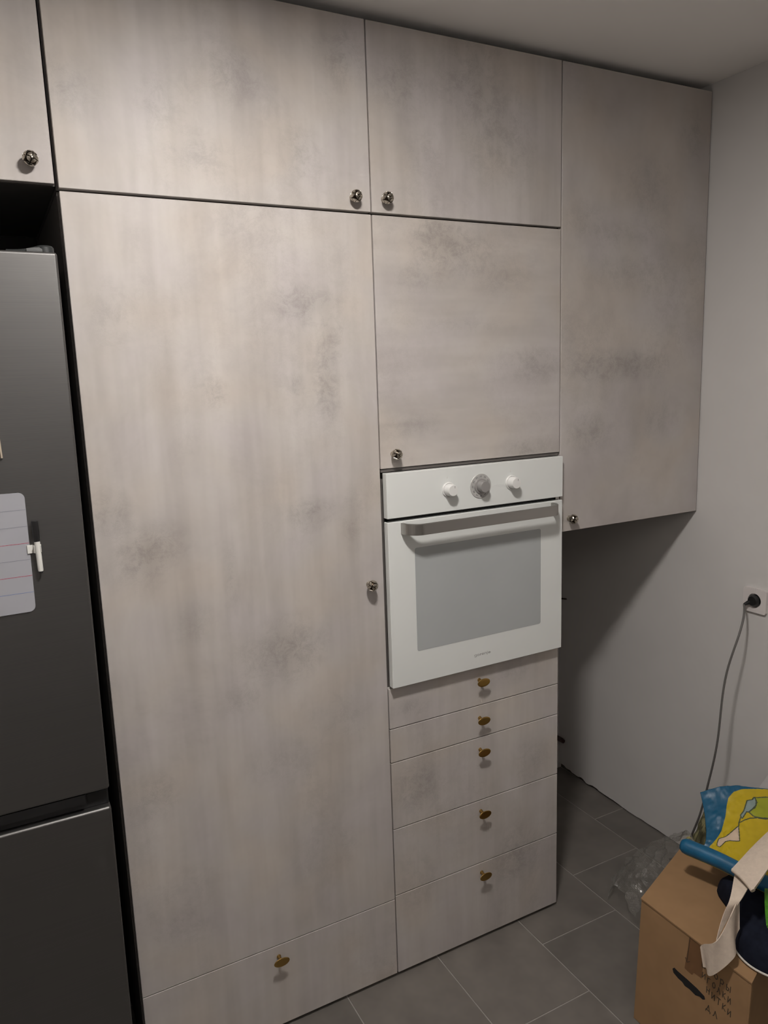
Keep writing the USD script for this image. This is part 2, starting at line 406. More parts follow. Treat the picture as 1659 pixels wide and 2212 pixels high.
# right wall: a plaster slab whose lower edge is ragged, in front of a dark bare wall
wr = thing('wall_right', 'pale painted plaster wall at the right with a ragged bottom edge', None, (RX, 0, 0), kind='structure')
ys = np.linspace(YF, YB, 420)
edge = 0.003 + 0.004 * meshkit.fbm(np.stack([ys * 30, ys * 0, ys * 0], 1), 3, 3)
near = np.clip((ys - 0.28) / 0.25, 0, 1)
edge += near * (0.004 + 0.016 * np.round(meshkit.noise(np.stack([ys * 26, ys * 0 + 4, ys * 0], 1), 5) * 3) / 3)
poly = Polygon(list(zip(ys, edge)) + [(YB, CEIL), (YF, CEIL)])
g = trimesh.creation.extrude_polygon(poly, 0.014, engine='earcut')
v = g.vertices.copy()
g.vertices = np.stack([RX + 0.014 - v[:, 2], v[:, 0], v[:, 1]], 1)
g.fix_normals()
part(wr, 'plaster', g, 'wall_paint')
part(wr, 'bare_wall', bx(RX + 0.015, RX + 0.1, YF, YB, -0.05, CEIL), 'wall_substrate')

# floor: 30 x 60 cm tiles laid lengthwise away from the cabinets, each row shifted by a third
fl = thing('floor', 'grey-brown rectangular floor tiles with pale joints laid in a third-shifted bond', None, (0, 0, 0), kind='structure')
part(fl, 'grout', bx(RL, RX + 0.02, YF, YB, -0.03, -0.0012), 'grout')
ROWS = [(1.0525, 1.208, 0.3035), (0.7490, 1.0525, 0.0885), (0.4460, 0.7490, -0.1130), (0.1410, 0.4460, -0.3180), (-0.1615, 0.1410, -0.5220),
        (-0.4640, -0.1615, -0.7260), (-0.7680, -0.4640, -0.93), (-1.0720, -0.7680, -1.134), (-1.376, -1.0720, -1.338), (-1.68, -1.376, -1.542), (-1.984, -1.68, -1.746), (-2.1, -1.984, -1.95)]
GJ = 0.0016
ti = 0
for x0, x1, j0 in ROWS:
    j = j0 - 0.609 * math.floor((j0 - YF) / 0.609) - 0.609
    while j < YB:
        a, b = max(j, YF) + GJ, min(j + 0.609, YB) - GJ
        hidden = a > 0.06 and x1 < 0.58
        if b - a > 0.02 and not hidden:
            part(fl, 'tile', bx(x0 + GJ, x1 - GJ, a, b, -0.012, 0.0, 0.0006), f'tile_{(ti * 7 + 3) % 3}')
        ti += 1
        j += 0.609

# round ceiling light and unseen uplight brightening ceiling and niche (both outside the frame)
def ceiling_light(at, label, glow):
    t = thing('ceiling_light', label, 'ceiling light', at)
    z0 = at[2] - LAMP_DEPTH - 0.0182
    part(t, 'frame', lathe([(LAMP_RIM, 0.0), (LAMP_RIM + 0.010, 0.0), (LAMP_RIM + 0.010, LAMP_DEPTH + 0.018), (0.0, LAMP_DEPTH + 0.018), (0.0, LAMP_DEPTH + 0.008), (LAMP_RIM, LAMP_DEPTH + 0.008), (LAMP_RIM, 0.0)], 64, 'z', (at[0], at[1], z0)), 'lamp_body', smooth=40)
    part(t, 'diffuser', lathe([(0.0, 0.0), (LAMP_R, 0.0), (LAMP_R, 0.006), (0.0, 0.006)], 24, 'z', (at[0], at[1], z0 + LAMP_DEPTH)), glow)
ceiling_light(LAMP, 'flat round ceiling light above the cabinet fronts', 'lamp_glow')
gl = thing('unseen_uplight', 'unseen uplight with an upturned bowl, out of view, brightening the ceiling', 'unseen uplight', UPLIGHT)
ux, uy = UPLIGHT[:2]
part(gl, 'base', lathe([(0, 0), (0.14, 0.0), (0.14, 0.012), (0.03, 0.03), (0, 0.03)], 40, 'z', (ux, uy, 0.0)), 'black_plastic', smooth=40)
part(gl, 'pole', tube([(ux, uy, 0.028), (ux, uy, 1.0), (ux, uy, BOWL_Z - 0.085)], 0.012, 16), 'black_plastic', smooth=60)
part(gl, 'shade', lathe([(0, -0.09), (0.06, -0.085), (0.12, -0.05), (0.16, 0.02), (0.155, 0.02), (0.116, -0.045), (0.058, -0.078), (0, -0.082)], 48, 'z', (ux, uy, BOWL_Z)), 'white_bag', smooth=50)
part(gl, 'bulb', lathe([(0, -0.02), (0.10, -0.02), (0.10, -0.012), (0, -0.012)], 16, 'z', (ux, uy, BOWL_Z)), 'uplight_glow')

# ---------------------------------------------------------------- cabinet knobs
def knob_ball():
    m = trimesh.creation.icosphere(subdivisions=5, radius=1.0)
    d = m.vertices.copy()
    R = trimesh.transformations.euler_matrix(0.12, 0.35, 0.2)[:3, :3]
    q = d @ R
    ax = np.sort(np.abs(q), axis=1)
    near_axis = np.degrees(np.arccos(np.clip(ax[:, 2], -1, 1)))
    cross = np.degrees(np.arcsin(np.clip(ax[:, 0], 0, 1)))          # angle from the nearest great circle
    r = np.full(len(d), 0.0147)
    r = np.where(near_axis < 14, 0.0135, r)                          # ring groove round each boss
    r = np.where(near_axis < 9, 0.0150, r)                           # boss
    r = np.where((near_axis >= 14) & (cross < 3.0), 0.0134, r)       # dividing grooves
    r = np.where(near_axis > 41, 0.0133, r)                          # dark triangular recesses
    m.vertices = d * r[:, None]
    stem = lathe([(0, -0.021), (0.0085, -0.021), (0.0085, -0.019), (0.0055, -0.016), (0.0050, -0.010), (0, -0.010)], 20)
    return trimesh.util.concatenate([m, stem])

KNOB = knob_ball()

def oval_knob():
    """Flat oval brass knob on a short round stem; its own origin sits at the front surface behind it."""
    disc = trimesh.creation.icosphere(subdivisions=3, radius=1.0)
    v = disc.vertices
    rr = np.sqrt(v[:, 0] ** 2 + v[:, 2] ** 2)
    disc.vertices = np.stack([v[:, 0] * 0.0218, -0.0240 + np.sign(v[:, 1]) * 0.0016 * (1 - rr ** 8).clip(0) ** 0.5, v[:, 2] * 0.0125], 1)
    stem = lathe([(0, 0.0), (0.0058, 0.0), (0.0058, 0.002), (0.0045, 0.004), (0.0040, 0.015), (0.0060, 0.0222), (0, 0.0226)], 20)
    return trimesh.util.concatenate([disc, stem])

OVAL = oval_knob()

# ---------------------------------------------------------------- cabinets (fronts on y = 0)
TH, BK = 0.018, 0.60
def front(x0, x1, z0, z1):
    return bx(x0, x1, 0.0, TH, z0, z1, 0.0009)

def shell(x0, x1, z0, z1, y0=0.0205, t=0.018, y1=BK, back=True):
    ps = [bx(x0, x0 + t, y0, y1, z0, z1), bx(x1 - t, x1, y0, y1, z0, z1),
          bx(x0 + t, x1 - t, y0, y1, z0, z0 + t), bx(x0 + t, x1 - t, y0, y1, z1 - t, z1)]
    if back:
        ps.append(bx(x0 + t, x1 - t, y1 - 0.006, y1, z0 + t, z1 - t))
    return ps

TOP = 2.5665
def cabinet(name, label, box, doors):
    """box: carcass x0, x1, z0, z1; doors: (x0, x1, z0, z1, material, knob x, knob z)."""
    x0, x1, z0, z1 = box
    t = thing(name, label, 'cabinet', ((x0 + x1) / 2, 0.3, z0), group='concrete-look wall cabinets')
    part(t, 'carcass', shell(*box), 'carcass')
    for dx0, dx1, dz0, dz1, m, kx, kz in doors:
        d = part(t, 'door', front(dx0, dx1, dz0, dz1), m)
        part(d, 'knob', KNOB, 'knob_metal', smooth=50, local=(kx, -0.021, kz), label='round knob with a silver and black pattern')
    return t

wc = cabinet('wall_cabinet', 'grey-beige concrete-look wall cabinet above the fridge, cut by the left frame edge', (-1.37, -0.714, 2.142, TOP), [(-1.368, -0.7165, 2.1425, TOP, 'laminate_upper_b', -0.7577, 2.1817)])
part(wc, 'added_niche_panel', bx(-1.385, -0.7135, 0.600, 0.612, 0.002, 2.1415), 'niche_shade_dark', label='added dark panel behind the fridge, deepening the niche shade')  # added dark sheet that keeps the shaded niche black
cabinet('wall_cabinet', 'wide concrete-look top cabinet directly above the tall pantry', (-0.7125, -0.0005, 2.1345, TOP), [(-0.7090, -0.0018, 2.1358, TOP, 'laminate_upper', -0.0495, 2.1653)])
cabinet('wall_cabinet', 'concrete-look top cabinet above the oven column', (0.0005, 0.5995, 2.1345, TOP), [(0.0018, 0.5980, 2.1358, TOP, 'laminate_upper_b', 0.0360, 2.1674)])
cabinet('wall_cabinet', 'tall hanging concrete-look cabinet beside the right wall, open floor space below it', (0.6005, 1.1945, 1.2587, TOP), [(0.6020, 1.1935, 1.2587, TOP, 'laminate_side', 0.6365, 1.2982)])

# tall pantry: one long door and a drawer
pc = thing('pantry_cabinet', 'tall concrete-look pantry cabinet between the fridge and the oven column', 'cabinet', (-0.356, 0.3, 0))
part(pc, 'carcass', shell(-0.7125, -0.0005, 0.05, 2.1315), 'carcass')
part(pc, 'plinth', bx(-0.70, -0.01, 0.045, 0.06, 0.0, 0.05), 'black')
d = part(pc, 'door', front(-0.7090, -0.0018, 0.2552, 2.1297), 'laminate_tall')
part(d, 'knob', KNOB, 'knob_metal', smooth=50, local=(-0.0457, -0.021, 1.2013), label='round knob with a silver and black pattern')
d = part(pc, 'drawer', front(-0.7090, -0.0018, 0.012, 0.2530), 'laminate_tall')
part(d, 'knob', OVAL, 'brass', smooth=40, local=(-0.3575, 0.0, 0.2207), label='flat oval brass knob')

# oven column: microwave-height door, a bay for the oven, five drawers
oc = thing('oven_column_cabinet', 'tall concrete-look cabinet holding the white oven above five drawers', 'cabinet', (0.3, 0.3, 0))
part(oc, 'side_panel', bx(0.5815, 0.5995, 0.0205, BK, 0.012, 1.2575), 'laminate_side', label='exposed laminated side panel')
part(oc, 'carcass', [bx(0.0005, 0.0185, 0.0205, BK, 0.05, 2.1315), bx(0.5815, 0.5995, 0.0205, BK, 1.2575, 2.1315), bx(0.0185, 0.5815, BK - 0.006, BK, 0.05, 2.1315)]
     + [bx(0.0185, 0.5815, 0.0205, BK - 0.006, z, z + 0.018) for z in (0.05, 0.872, 1.4915, 2.1135)], 'carcass')
part(oc, 'plinth', bx(0.01, 0.59, 0.045, 0.06, 0.0, 0.05), 'black')
part(oc, 'filler_strip', bx(0.003, 0.597, 0.004, 0.020, 1.4925, 1.5008), 'carcass')
d = part(oc, 'door', front(0.0018, 0.5980, 1.5021, 2.1297), 'laminate_cross')
part(d, 'knob', KNOB, 'knob_metal', smooth=50, local=(0.0396, -0.021, 1.5394), label='round knob with a silver and black pattern')
for (z0, z1), kz in zip(((0.7775, 0.8944), (0.6764, 0.7750), (0.4730, 0.6739), (0.2645, 0.4705), (0.012, 0.2620)), (0.8571, 0.7381, 0.6377, 0.4375, 0.2314)):
    d = part(oc, 'drawer', front(0.0018, 0.5980, z0, z1), 'laminate_drawer')
    part(d, 'knob', OVAL, 'brass', smooth=40, local=(0.3012, 0.0, kz - 0.0015), label='flat oval brass knob')

# ---------------------------------------------------------------- the oven
ov = thing('oven', 'white built-in oven with steel handle and three dials between the cabinets', 'oven', (0.2985, 0.25, 0.904))
OX0, OX1 = 0.0045, 0.5930
part(ov, 'body', [bx(0.022, 0.578, 0.0, 0.54, 0.905, 1.490)], 'black', label='black oven casing')
part(ov, 'side_strip', bx(OX1 - 0.012, OX1 + 0.001, -0.004, 0.012, 0.906, 1.4905), 'steel_satin', label='narrow grey metal edge')
cp = part(ov, 'control_panel', bx(OX0, OX1, -0.022, -0.0005, 1.3722, 1.4915, 0.0012), 'white_enamel')
PZ = 1.4318
def dial(cx):
    return lathe([(0.0, 0.0), (0.0205, 0.0), (0.0205, 0.0025), (0.0192, 0.004), (0.0180, 0.0042), (0.0178, 0.003), (0.0172, 0.003), (0.0168, 0.0105), (0.0155, 0.024), (0.0143, 0.0257), (0.0, 0.0260)], 48, 'y', (cx, -0.022, PZ))
for cx in (0.1935, 0.4045):
    k = part(ov, 'dial', dial(cx), 'white_knob', smooth=35, label='white round oven dial')
    part(k, 'pointer_mark', bx(cx + 0.0035, cx + 0.0050, -0.0484, -0.0479, PZ + 0.0065, PZ + 0.0125), 'print_grey')
tm = part(ov, 'timer_plate', lathe([(0, 0), (0.0345, 0), (0.0345, 0.0012), (0.0335, 0.0020), (0.0, 0.0020)], 64, 'y', (0.2985, -0.022, PZ)), 'dial_grey', smooth=35, label='round grey timer scale')
ticks = []
for k in range(12):
    a = 2 * math.pi * k / 12
    for dr in (-0.0018, 0.0018):
        b = bx(-0.0009, 0.0009, -0.0246, -0.0238, 0.0255 if k % 2 else 0.0245, 0.0295)
        b.apply_translation((dr, 0, 0))
        b.apply_transform(trimesh.transformations.rotation_matrix(a, (0, 1, 0)))
        b.apply_translation((0.2985, 0, PZ))
        ticks.append(b)
part(tm, 'scale_marks', ticks, 'dial_mark')
part(ov, 'dial', lathe([(0, 0), (0.0215, 0), (0.0210, 0.003), (0.0168, 0.004), (0.0162, 0.006), (0.0158, 0.021), (0.0146, 0.0228), (0.0, 0.0230)], 48, 'y', (0.2985, -0.024, PZ)), 'dial_satin', smooth=35, label='satin grey timer dial')
for cx, zz in ((0.1905, 1.4655), (0.4015, 1.4655)):
    part(cp, 'printed_symbol', [bx(cx - 0.004, cx + 0.004, -0.0224, -0.0219, zz - 0.0005, zz + 0.0005), bx(cx - 0.0005, cx + 0.0005, -0.0224, -0.0219, zz - 0.004, zz + 0.004)], 'white_knob')
od = part(ov, 'door', bx(OX0, OX1 - 0.001, -0.022, -0.0005, 0.9037, 1.3620, 0.0012), 'white_enamel')
part(od, 'window', extrude_xz(rrect(0.0835, 0.5105, 0.9955, 1.2850, 0.006), -0.0218, -0.0224), 'oven_glass', label='grey glass window')
lg = meshkit.text_mesh('gorenje', 0.0078, depth=0.0004)
lv = lg.vertices.copy()
lw = lv[:, 0].max() - lv[:, 0].min()
lg.vertices = np.stack([0.2985 + (lv[:, 0] - lv[:, 0].min() - lw / 2) * (0.0565 / lw), -0.0221 - lv[:, 2], 0.9405 + lv[:, 1]], 1)
lg.fix_normals()
part(od, 'lettering', lg, 'print_grey', label='small grey lettering gorenje')
# flat-bar handle, bent back to the door at both ends
HX0, HX1, HY, HR = 0.0475, 0.5530, -0.068, 0.040
pts = [(HX0, -0.022)]
pts += [(HX0 + HR - HR * math.cos(a), HY + HR - HR * math.sin(a)) for a in np.linspace(0, math.pi / 2, 14)]
pts += [(HX1 - HR + HR * math.sin(a), HY + HR - HR * math.cos(a)) for a in np.linspace(0, math.pi / 2, 14)]
pts += [(HX1, -0.022)]
hp = LineString(pts).buffer(0.0045, cap_style='flat', join_style='round', quad_segs=8)
hm = trimesh.creation.extrude_polygon(hp, 0.0275, engine='earcut')
hm.apply_translation((0, 0, 1.3295))
cap_t = trimesh.creation.extrude_polygon(LineString(pts).buffer(0.0036, cap_style='flat', quad_segs=8), 0.0292, engine='earcut')
cap_t.apply_translation((0, 0, 1.32865))
hd = part(od, 'handle', [hm, cap_t], 'steel_satin', smooth=35, label='flat brushed steel bar handle')

# ---------------------------------------------------------------- the fridge
FX0, FX1 = -1.350, -0.7475
fr = thing('fridge', 'brushed steel two-door fridge freezer at the left edge, in a dark niche', 'fridge', (FX1, -0.02, 0.0))
fx = UsdGeom.Xformable(stage.GetPrimAtPath(fr))
fx.AddRotateYOp().Set(0.40)
FY = -0.085
part(fr, 'body', bx(FX0, FX1, -0.015, 0.56, 0.03, 1.985, 0.003), 'grey_plastic')
for nm, z0, z1 in (('door', 0.868, 1.9965), ('door', 0.05, 0.8255)):
    part(fr, nm, rounded(FX0, FX1, FY, -0.022, z0, z1, 0.006), 'brushed_steel', smooth=30, label='upper fridge door' if z0 > .5 else 'lower freezer door')
part(fr, 'handle_recess', [bx(FX0 + 0.002, FX1 - 0.002, -0.066, -0.0225, 0.8265, 0.867), bx(FX0 + 0.03, FX1 - 0.05, FY + 0.003, -0.066, 0.846, 0.867)], 'black_plastic', label='black recessed grip between the doors')
part(fr, 'recess_trim', bx(FX1 - 0.047, FX1 - 0.004, -0.0668, -0.066, 0.8575, 0.8590), 'grey_plastic')
hg = [tube(spline([(-0.835, -0.045, 1.9985), (-0.80, -0.047, 2.001), (-0.775, -0.048, 2.008)], 10), 0.006, 8), lathe([(0, 0), (0.017, 0), (0.017, 0.012), (0.014, 0.015), (0, 0.015)], 24, 'z', (-0.7665, -0.05, 1.9968))]
hg.append(as_tm(m3.Manifold.hull_points(np.array([(x, y, z) for x in (-0.80, -0.765) for y in (-0.066, -0.02) for z in (1.9968, 2.004)] + [(-0.765, -0.062, 2.0105), (-0.765, -0.035, 2.0105)]))))
part(fr, 'hinge_cover', hg, 'grey_plastic', smooth=40)
for sx in (FX0 + 0.06, FX1 - 0.06):
    for sy in (0.02, 0.5):
        part(fr, 'foot', trimesh.creation.cylinder(0.018, 0.031, sections=20, transform=trimesh.transformations.translation_matrix((sx, sy, 0.0155))), 'black_plastic', smooth=40)

# whiteboard, pen, and the edge of a framed card held on the fridge door
wy = FY - 0.0008
wb = thing('whiteboard', 'small ruled magnetic whiteboard with rounded corners on the fridge door', 'whiteboard', (-0.93, wy, 1.295))
bp = extrude_xz(Polygon([(-1.015, 1.293), (-0.8446, 1.2935), (-0.8408, 1.5363), (-1.011, 1.538)]).buffer(-0.012).buffer(0.012, quad_segs=8), wy, wy - 0.002)
bd = part(wb, 'board', bp, 'board_white')
for z, m in ((1.5016, 'line_grey'), (1.4680, 'line_grey'), (1.4339, 'line_red'), (1.4006, 'line_grey'), (1.3674, 'line_red'), (1.3334, 'line_blue')):
    xr = -0.8412 - (1.5363 - z) / 0.2428 * 0.0038
    part(bd, 'ruled_line', extrude_xz(Polygon([(-1.012, z), (xr, z), (xr, z + 0.0009), (-1.012, z + 0.0009)]), wy - 0.0015, wy - 0.0022), m)
mp = thing('marker_pen', 'white marker pen with a black cap clipped to the whiteboard edge', 'marker pen', (-0.828, wy - 0.007, 1.373))
py = wy - 0.0085
def along(t): return np.array([-0.8290 - 0.0005 * t * 0, py, 1.4790]) * (1 - t) + np.array([-0.8275, py, 1.3735]) * t
part(mp, 'barrel', tube([along(t) for t in (0.40, 0.42, 0.95, 0.98)], [0.0052, 0.0056, 0.0052, 0.0048], 20), 'plastic_white', smooth=40)
part(mp, 'cap', tube([along(t) for t in (0.0, 0.01, 0.2, 0.40)], [0.0050, 0.0062, 0.0066, 0.0056], 20), 'black_plastic', smooth=40, label='black pen cap')
part(mp, 'end_plug', tube([along(t) for t in (0.98, 1.015)], 0.0038, 16), 'black_plastic', smooth=40)
part(mp, 'clip', [bx(-0.8475, -0.8350, wy - 0.0046, wy - 0.0024, 1.4130, 1.4300, 0.0004), bx(-0.8350, -0.8215, wy - 0.0028, wy - 0.0016, 1.4150, 1.4290)]
     + [bx(-0.8232, -0.8220, wy - 0.0130, wy - 0.0020, 1.4150, 1.4290), bx(-0.8352, -0.8340, wy - 0.0130, wy - 0.0024, 1.4140, 1.4295)], 'plastic_white', label='square white clip')
fc = thing('fridge_magnet', 'dark card magnet with a cream edge at the far left of the fridge door', 'magnet', (-0.91, wy, 1.607))
part(fc, 'card', bx(-0.96, -0.8742, wy - 0.003, wy, 1.608, 1.668), 'brown_card')
part(fc, 'edge_strip', extrude_xz(Polygon([(-0.8742, 1.6068), (-0.8708, 1.6068), (-0.8722, 1.668), (-0.8742, 1.668)]), wy, wy - 0.0042), 'cream_edge')

# ---------------------------------------------------------------- socket, plug and cable on the right wall
so = thing('wall_socket', 'white wall socket with rounded frame at the right edge', 'socket', (RX, -0.239, 1.005))
SY, SZ = -0.2385, 1.0045
def on_wall(poly, x0, x1):
    g = trimesh.creation.extrude_polygon(poly, x0 - x1, engine='earcut')
    v = g.vertices.copy()
    g.vertices = np.stack([x0 - v[:, 2], v[:, 0], v[:, 1]], 1)
    g.fix_normals()
    return g
part(so, 'frame', on_wall(rrect(SY - 0.0405, SY + 0.0405, SZ - 0.0390, SZ + 0.0390, 0.008).difference(Point(SY, SZ).buffer(0.0225)), RX - 0.0003, RX - 0.010), 'socket_white')
part(so, 'insert', on_wall(rrect(SY - 0.030, SY + 0.030, SZ - 0.030, SZ + 0.030, 0.006), RX - 0.0003, RX - 0.0015), 'socket_white')
pw = thing('power_cable', 'thin grey cable with a round black plug hanging from the wall socket', 'cable', (RX - 0.03, SY, SZ - 0.9))
pl = lathe([(0, 0), (0.0190, 0.0), (0.0190, 0.008), (0.0178, 0.015), (0.0145, 0.019), (0, 0.020)], 32, 'z')
v = pl.vertices.copy()
pl.vertices = np.stack([RX - 0.003 - v[:, 2], SY + v[:, 0], SZ + v[:, 1]], 1)
pl.fix_normals()
part(pw, 'plug', [pl, tube([(RX - 0.014, SY + 0.006, SZ - 0.003), (RX - 0.020, SY + 0.015, SZ - 0.009), (RX - 0.029, SY + 0.0222, SZ - 0.0155)], [0.0085, 0.0065, 0.0042], 14)], 'black_plastic', smooth=40, label='round black plug')
cpts = [(1.1690, -0.2165, 0.9895), (1.148, -0.2340, 0.9680), (1.12, -0.2453, 0.9238), (1.08, -0.2377, 0.8063), (1.06, -0.2271, 0.5591), (1.06, -0.1970, 0.3836), (1.065, -0.1661, 0.2575), (1.07, -0.1408, 0.1874), (1.085, -0.090, 0.080), (1.09, -0.03, 0.012)]
part(pw, 'cord', tube(spline(cpts, 70), 0.0033, 10), 'cable_grey', smooth=60, label='thin grey cord')

# rusty stubs in the back corner of the niche
single('pipe_stub', tube([(1.186, 0.70, 0.146), (1.186, 0.655, 0.146), (1.186, 0.640, 0.145)], [0.010, 0.010, 0.0085], 14), 'rust', 'short rusty pipe stub low in the niche corner, close to the floor', 'pipe', smooth=40)
single('wire_stub', tube(spline([(1.188, 0.70, 0.782), (1.187, 0.668, 0.787), (1.190, 0.635, 0.792)], 8), 0.003, 8), 'rust', 'thin rusty wire end sticking out high in the niche corner', 'wire', smooth=40)

# ---------------------------------------------------------------- cardboard box (pushed out of square)
BH = 0.345
A, B, Dv = np.array([0.510, -0.440]), np.array([0.510, -0.768]), np.array([0.275, 0.102])
off = np.array([-0.026, -0.008])                    # the bottom leans out
bxs = thing('cardboard_box', 'brown cardboard box with handwriting standing on the tiles by the right wall', 'box', (0.6, -0.55, 0))
def corner(i, j, z):
    p = A * (1 - i) + B * i + Dv * j + off * (1 - z / BH)
    return (p[0], p[1], z)
def slab(c4, t):
    c4 = np.array(c4, float)
    n = np.cross(c4[1] - c4[0], c4[3] - c4[0]); n /= np.linalg.norm(n)
    return as_tm(m3.Manifold.hull_points(np.vstack([c4, c4 - n * t])))
ctr = np.array([0.64, -0.55, 0.17])
def panel(c4, t=0.004):
    c4 = np.array(c4, float)
    n = np.cross(c4[1] - c4[0], c4[3] - c4[0])
    if np.dot(n, c4.mean(0) - ctr) < 0:
        c4 = c4[::-1]
    return slab(c4, t)
sides = [panel([corner(0, 0, 0.002), corner(1, 0, 0.002), corner(1, 0, BH), corner(0, 0, BH)]),
         panel([corner(0, 1, 0.002), corner(1, 1, 0.002), corner(1, 1, BH), corner(0, 1, BH)]),
         panel([corner(0, 0, 0.002), corner(0, 1, 0.002), corner(0, 1, BH), corner(0, 0, BH)]),
         panel([corner(1, 0, 0.002), corner(1, 1, 0.002), corner(1, 1, BH), corner(1, 0, BH)]),
         panel([corner(0, 0, 0.001), corner(1, 0, 0.001), corner(1, 1, 0.001), corner(0, 1, 0.001)])]
part(bxs, 'body', sides, 'cardboard')
for j0, j1 in ((-0.008, 1.005),):
    part(bxs, 'flap', panel([np.array(corner(-0.004, j0, BH)) + (0, 0, .004), np.array(corner(1.004, j0, BH)) + (0, 0, .004), np.array(corner(1.004, j1, BH)) + (0, 0, .004), np.array(corner(-0.004, j1, BH)) + (0, 0, .004)]), 'cardboard')

# marks on the front side of the box (its x-facing side): u runs from A to B, z is height
def fpt(y, z, out=0.0006):
    s = (1 - z / BH)
    return (0.510 + off[0] * s - out, y, z)
def on_box(poly, t=0.0005):
    g = trimesh.creation.extrude_polygon(poly, t, engine='earcut')
    v = g.vertices.copy()
    g.vertices = np.array([fpt(a, b, c + 0.0001) for a, b, c in v])
    g.fix_normals()
    return g
def stroke_poly(lines, w):
    return union_all([LineString(l).buffer(w, quad_segs=4) for l in lines])
def on_box_all(poly, t=0.0005):
    return [on_box(g, t) for g in getattr(poly, 'geoms', [poly])]
part(bxs, 'tape', on_box(Polygon([(-0.5960, 0.346), (-0.6420, 0.346), (-0.640, 0.262), (-0.618, 0.262), (-0.613, 0.252), (-0.590, 0.254)]), 0.0003), 'cardboard_tape', label='strip of brown packing tape')
blob = Polygon([(-0.556, 0.2270), (-0.561, 0.2330), (-0.570, 0.2310), (-0.600, 0.2300), (-0.630, 0.2280), (-0.652, 0.2235), (-0.655, 0.2175), (-0.649, 0.2130), (-0.640, 0.2140), (-0.628, 0.2085), (-0.610, 0.2115), (-0.596, 0.2095), (-0.588, 0.2140), (-0.575, 0.2145), (-0.560, 0.2190)])
part(bxs, 'crossed_out_mark', on_box_all(blob.buffer(-.001).buffer(.0015)), 'marker_ink', label='thick black crossed-out mark')
# handwritten words, letter by letter (unit box 0.62 x 1)
L = {
    'Ш': [[(0, 1), (0.02, 0), (0.62, 0.02), (0.62, 1)], [(0.31, 1), (0.31, 0.02)]],
    'т': [[(0, .68), (.5, .7)], [(.26, .7), (.24, 0)]],
    'о': [[(.25, .62), (.05, .45), (.06, .12), (.25, 0), (.45, .15), (.45, .48), (.25, .62)]],
    'р': [[(.05, .62), (.06, -.35)], [(.05, .5), (.25, .65), (.45, .45), (.38, .12), (.07, .1)]],
    'ы': [[(.05, .65), (.05, .02), (.3, .02), (.33, .28), (.07, .36)], [(.52, .65), (.52, 0)]],
    'и': [[(.03, .65), (.05, .02), (.42, .6), (.45, 0)]],
    'г': [[(.05, 0), (.05, .62), (.42, .64)]],
    'л': [[(0, .02), (.12, .1), (.22, .64), (.45, 0)]],
    'к': [[(.05, .65), (.05, 0)], [(.42, .65), (.08, .32), (.45, 0)]],
    'н': [[(.05, .65), (.05, 0)], [(.05, .34), (.42, .36)], [(.43, .65), (.43, 0)]],
    'д': [[(0, -.15), (.02, .05), (.48, .05), (.5, -.15)], [(.08, .05), (.26, .64), (.4, .05)]],
}
wr_rng = np.random.default_rng(4)
for text, y0, z0, y1, z1, h in (('Шторы', -0.638, 0.294, -0.724, 0.283, 0.023), ('иголки', -0.641, 0.2660, -0.728, 0.2540, 0.024),
                               ('нитки', -0.656, 0.2370, -0.732, 0.2230, 0.026), ('дл', -0.660, 0.1960, -0.700, 0.1920, 0.026)):
    n = len(text)
    lines = []
    adv = np.hypot(y1 - y0, z1 - z0) / n
    for i, ch in enumerate(text):
        t = i / n
        oy, oz = y0 + (y1 - y0) * t, z0 + (z1 - z0) * t + wr_rng.normal(0, 0.0006)
        sx = adv * (0.82 if ch == 'Ш' else 1.25)
        for st in L[ch]:
            lines.append([(oy - a * sx + wr_rng.normal(0, .0003), oz + b * h * 0.92 + wr_rng.normal(0, .0003)) for a, b in st])
    part(bxs, 'handwritten_word', on_box_all(stroke_poly(lines, 0.0010), 0.0003), 'pen_ink', label='handwritten word ' + text)

part(bxs, 'pen_stroke', on_box_all(stroke_poly([[(-0.5975, 0.342), (-0.5965, 0.30), (-0.5950, 0.276)], [(-0.5900, 0.283), (-0.5955, 0.2745), (-0.603, 0.281)]], 0.0007), 0.0006), 'pen_ink')

# ---------------------------------------------------------------- navy bag on the box
nb = thing('navy_bag', 'dark navy cloth bag with white piping slumped on top of the cardboard box', 'bag', (0.68, -0.66, BH))
base = np.array([(0.694, -0.527), (0.668, -0.575), (0.620, -0.625), (0.5600, -0.685), (0.5430, -0.737), (0.5520, -0.778), (0.600, -0.835), (0.700, -0.86), (0.82, -0.80), (0.86, -0.66), (0.80, -0.55)])
cen = base.mean(0)
rings = []
for z, s in ((BH + 0.006, 0.985), (BH + 0.012, 1.0), (BH + 0.025, 0.985), (BH + 0.042, 0.95), (BH + 0.058, 0.88), (BH + 0.068, 0.76), (BH + 0.074, 0.5), (BH + 0.076, 0.15)):
    p = cen + (base - cen) * s
    R = ring(np.c_[p, np.full(len(p), z)], 72)
    R += (meshkit.fbm(R * 14, 3, 2)[:, None] - 0.5) * np.array([[0.012, 0.012, 0.006]]) * (1 if z > BH + 0.02 else 0.2)
    rings.append(R)
part(nb, 'body', loft(rings), 'navy_cloth', smooth=70)
pr_ = ring(np.c_[cen + (base - cen) * 1.006, np.full(len(base), BH + 0.0105)], 96)
part(nb, 'piping', tube(pr_[20:66], 0.0027, 8), 'piping', smooth=60, label='thin white piping along the bottom edge')

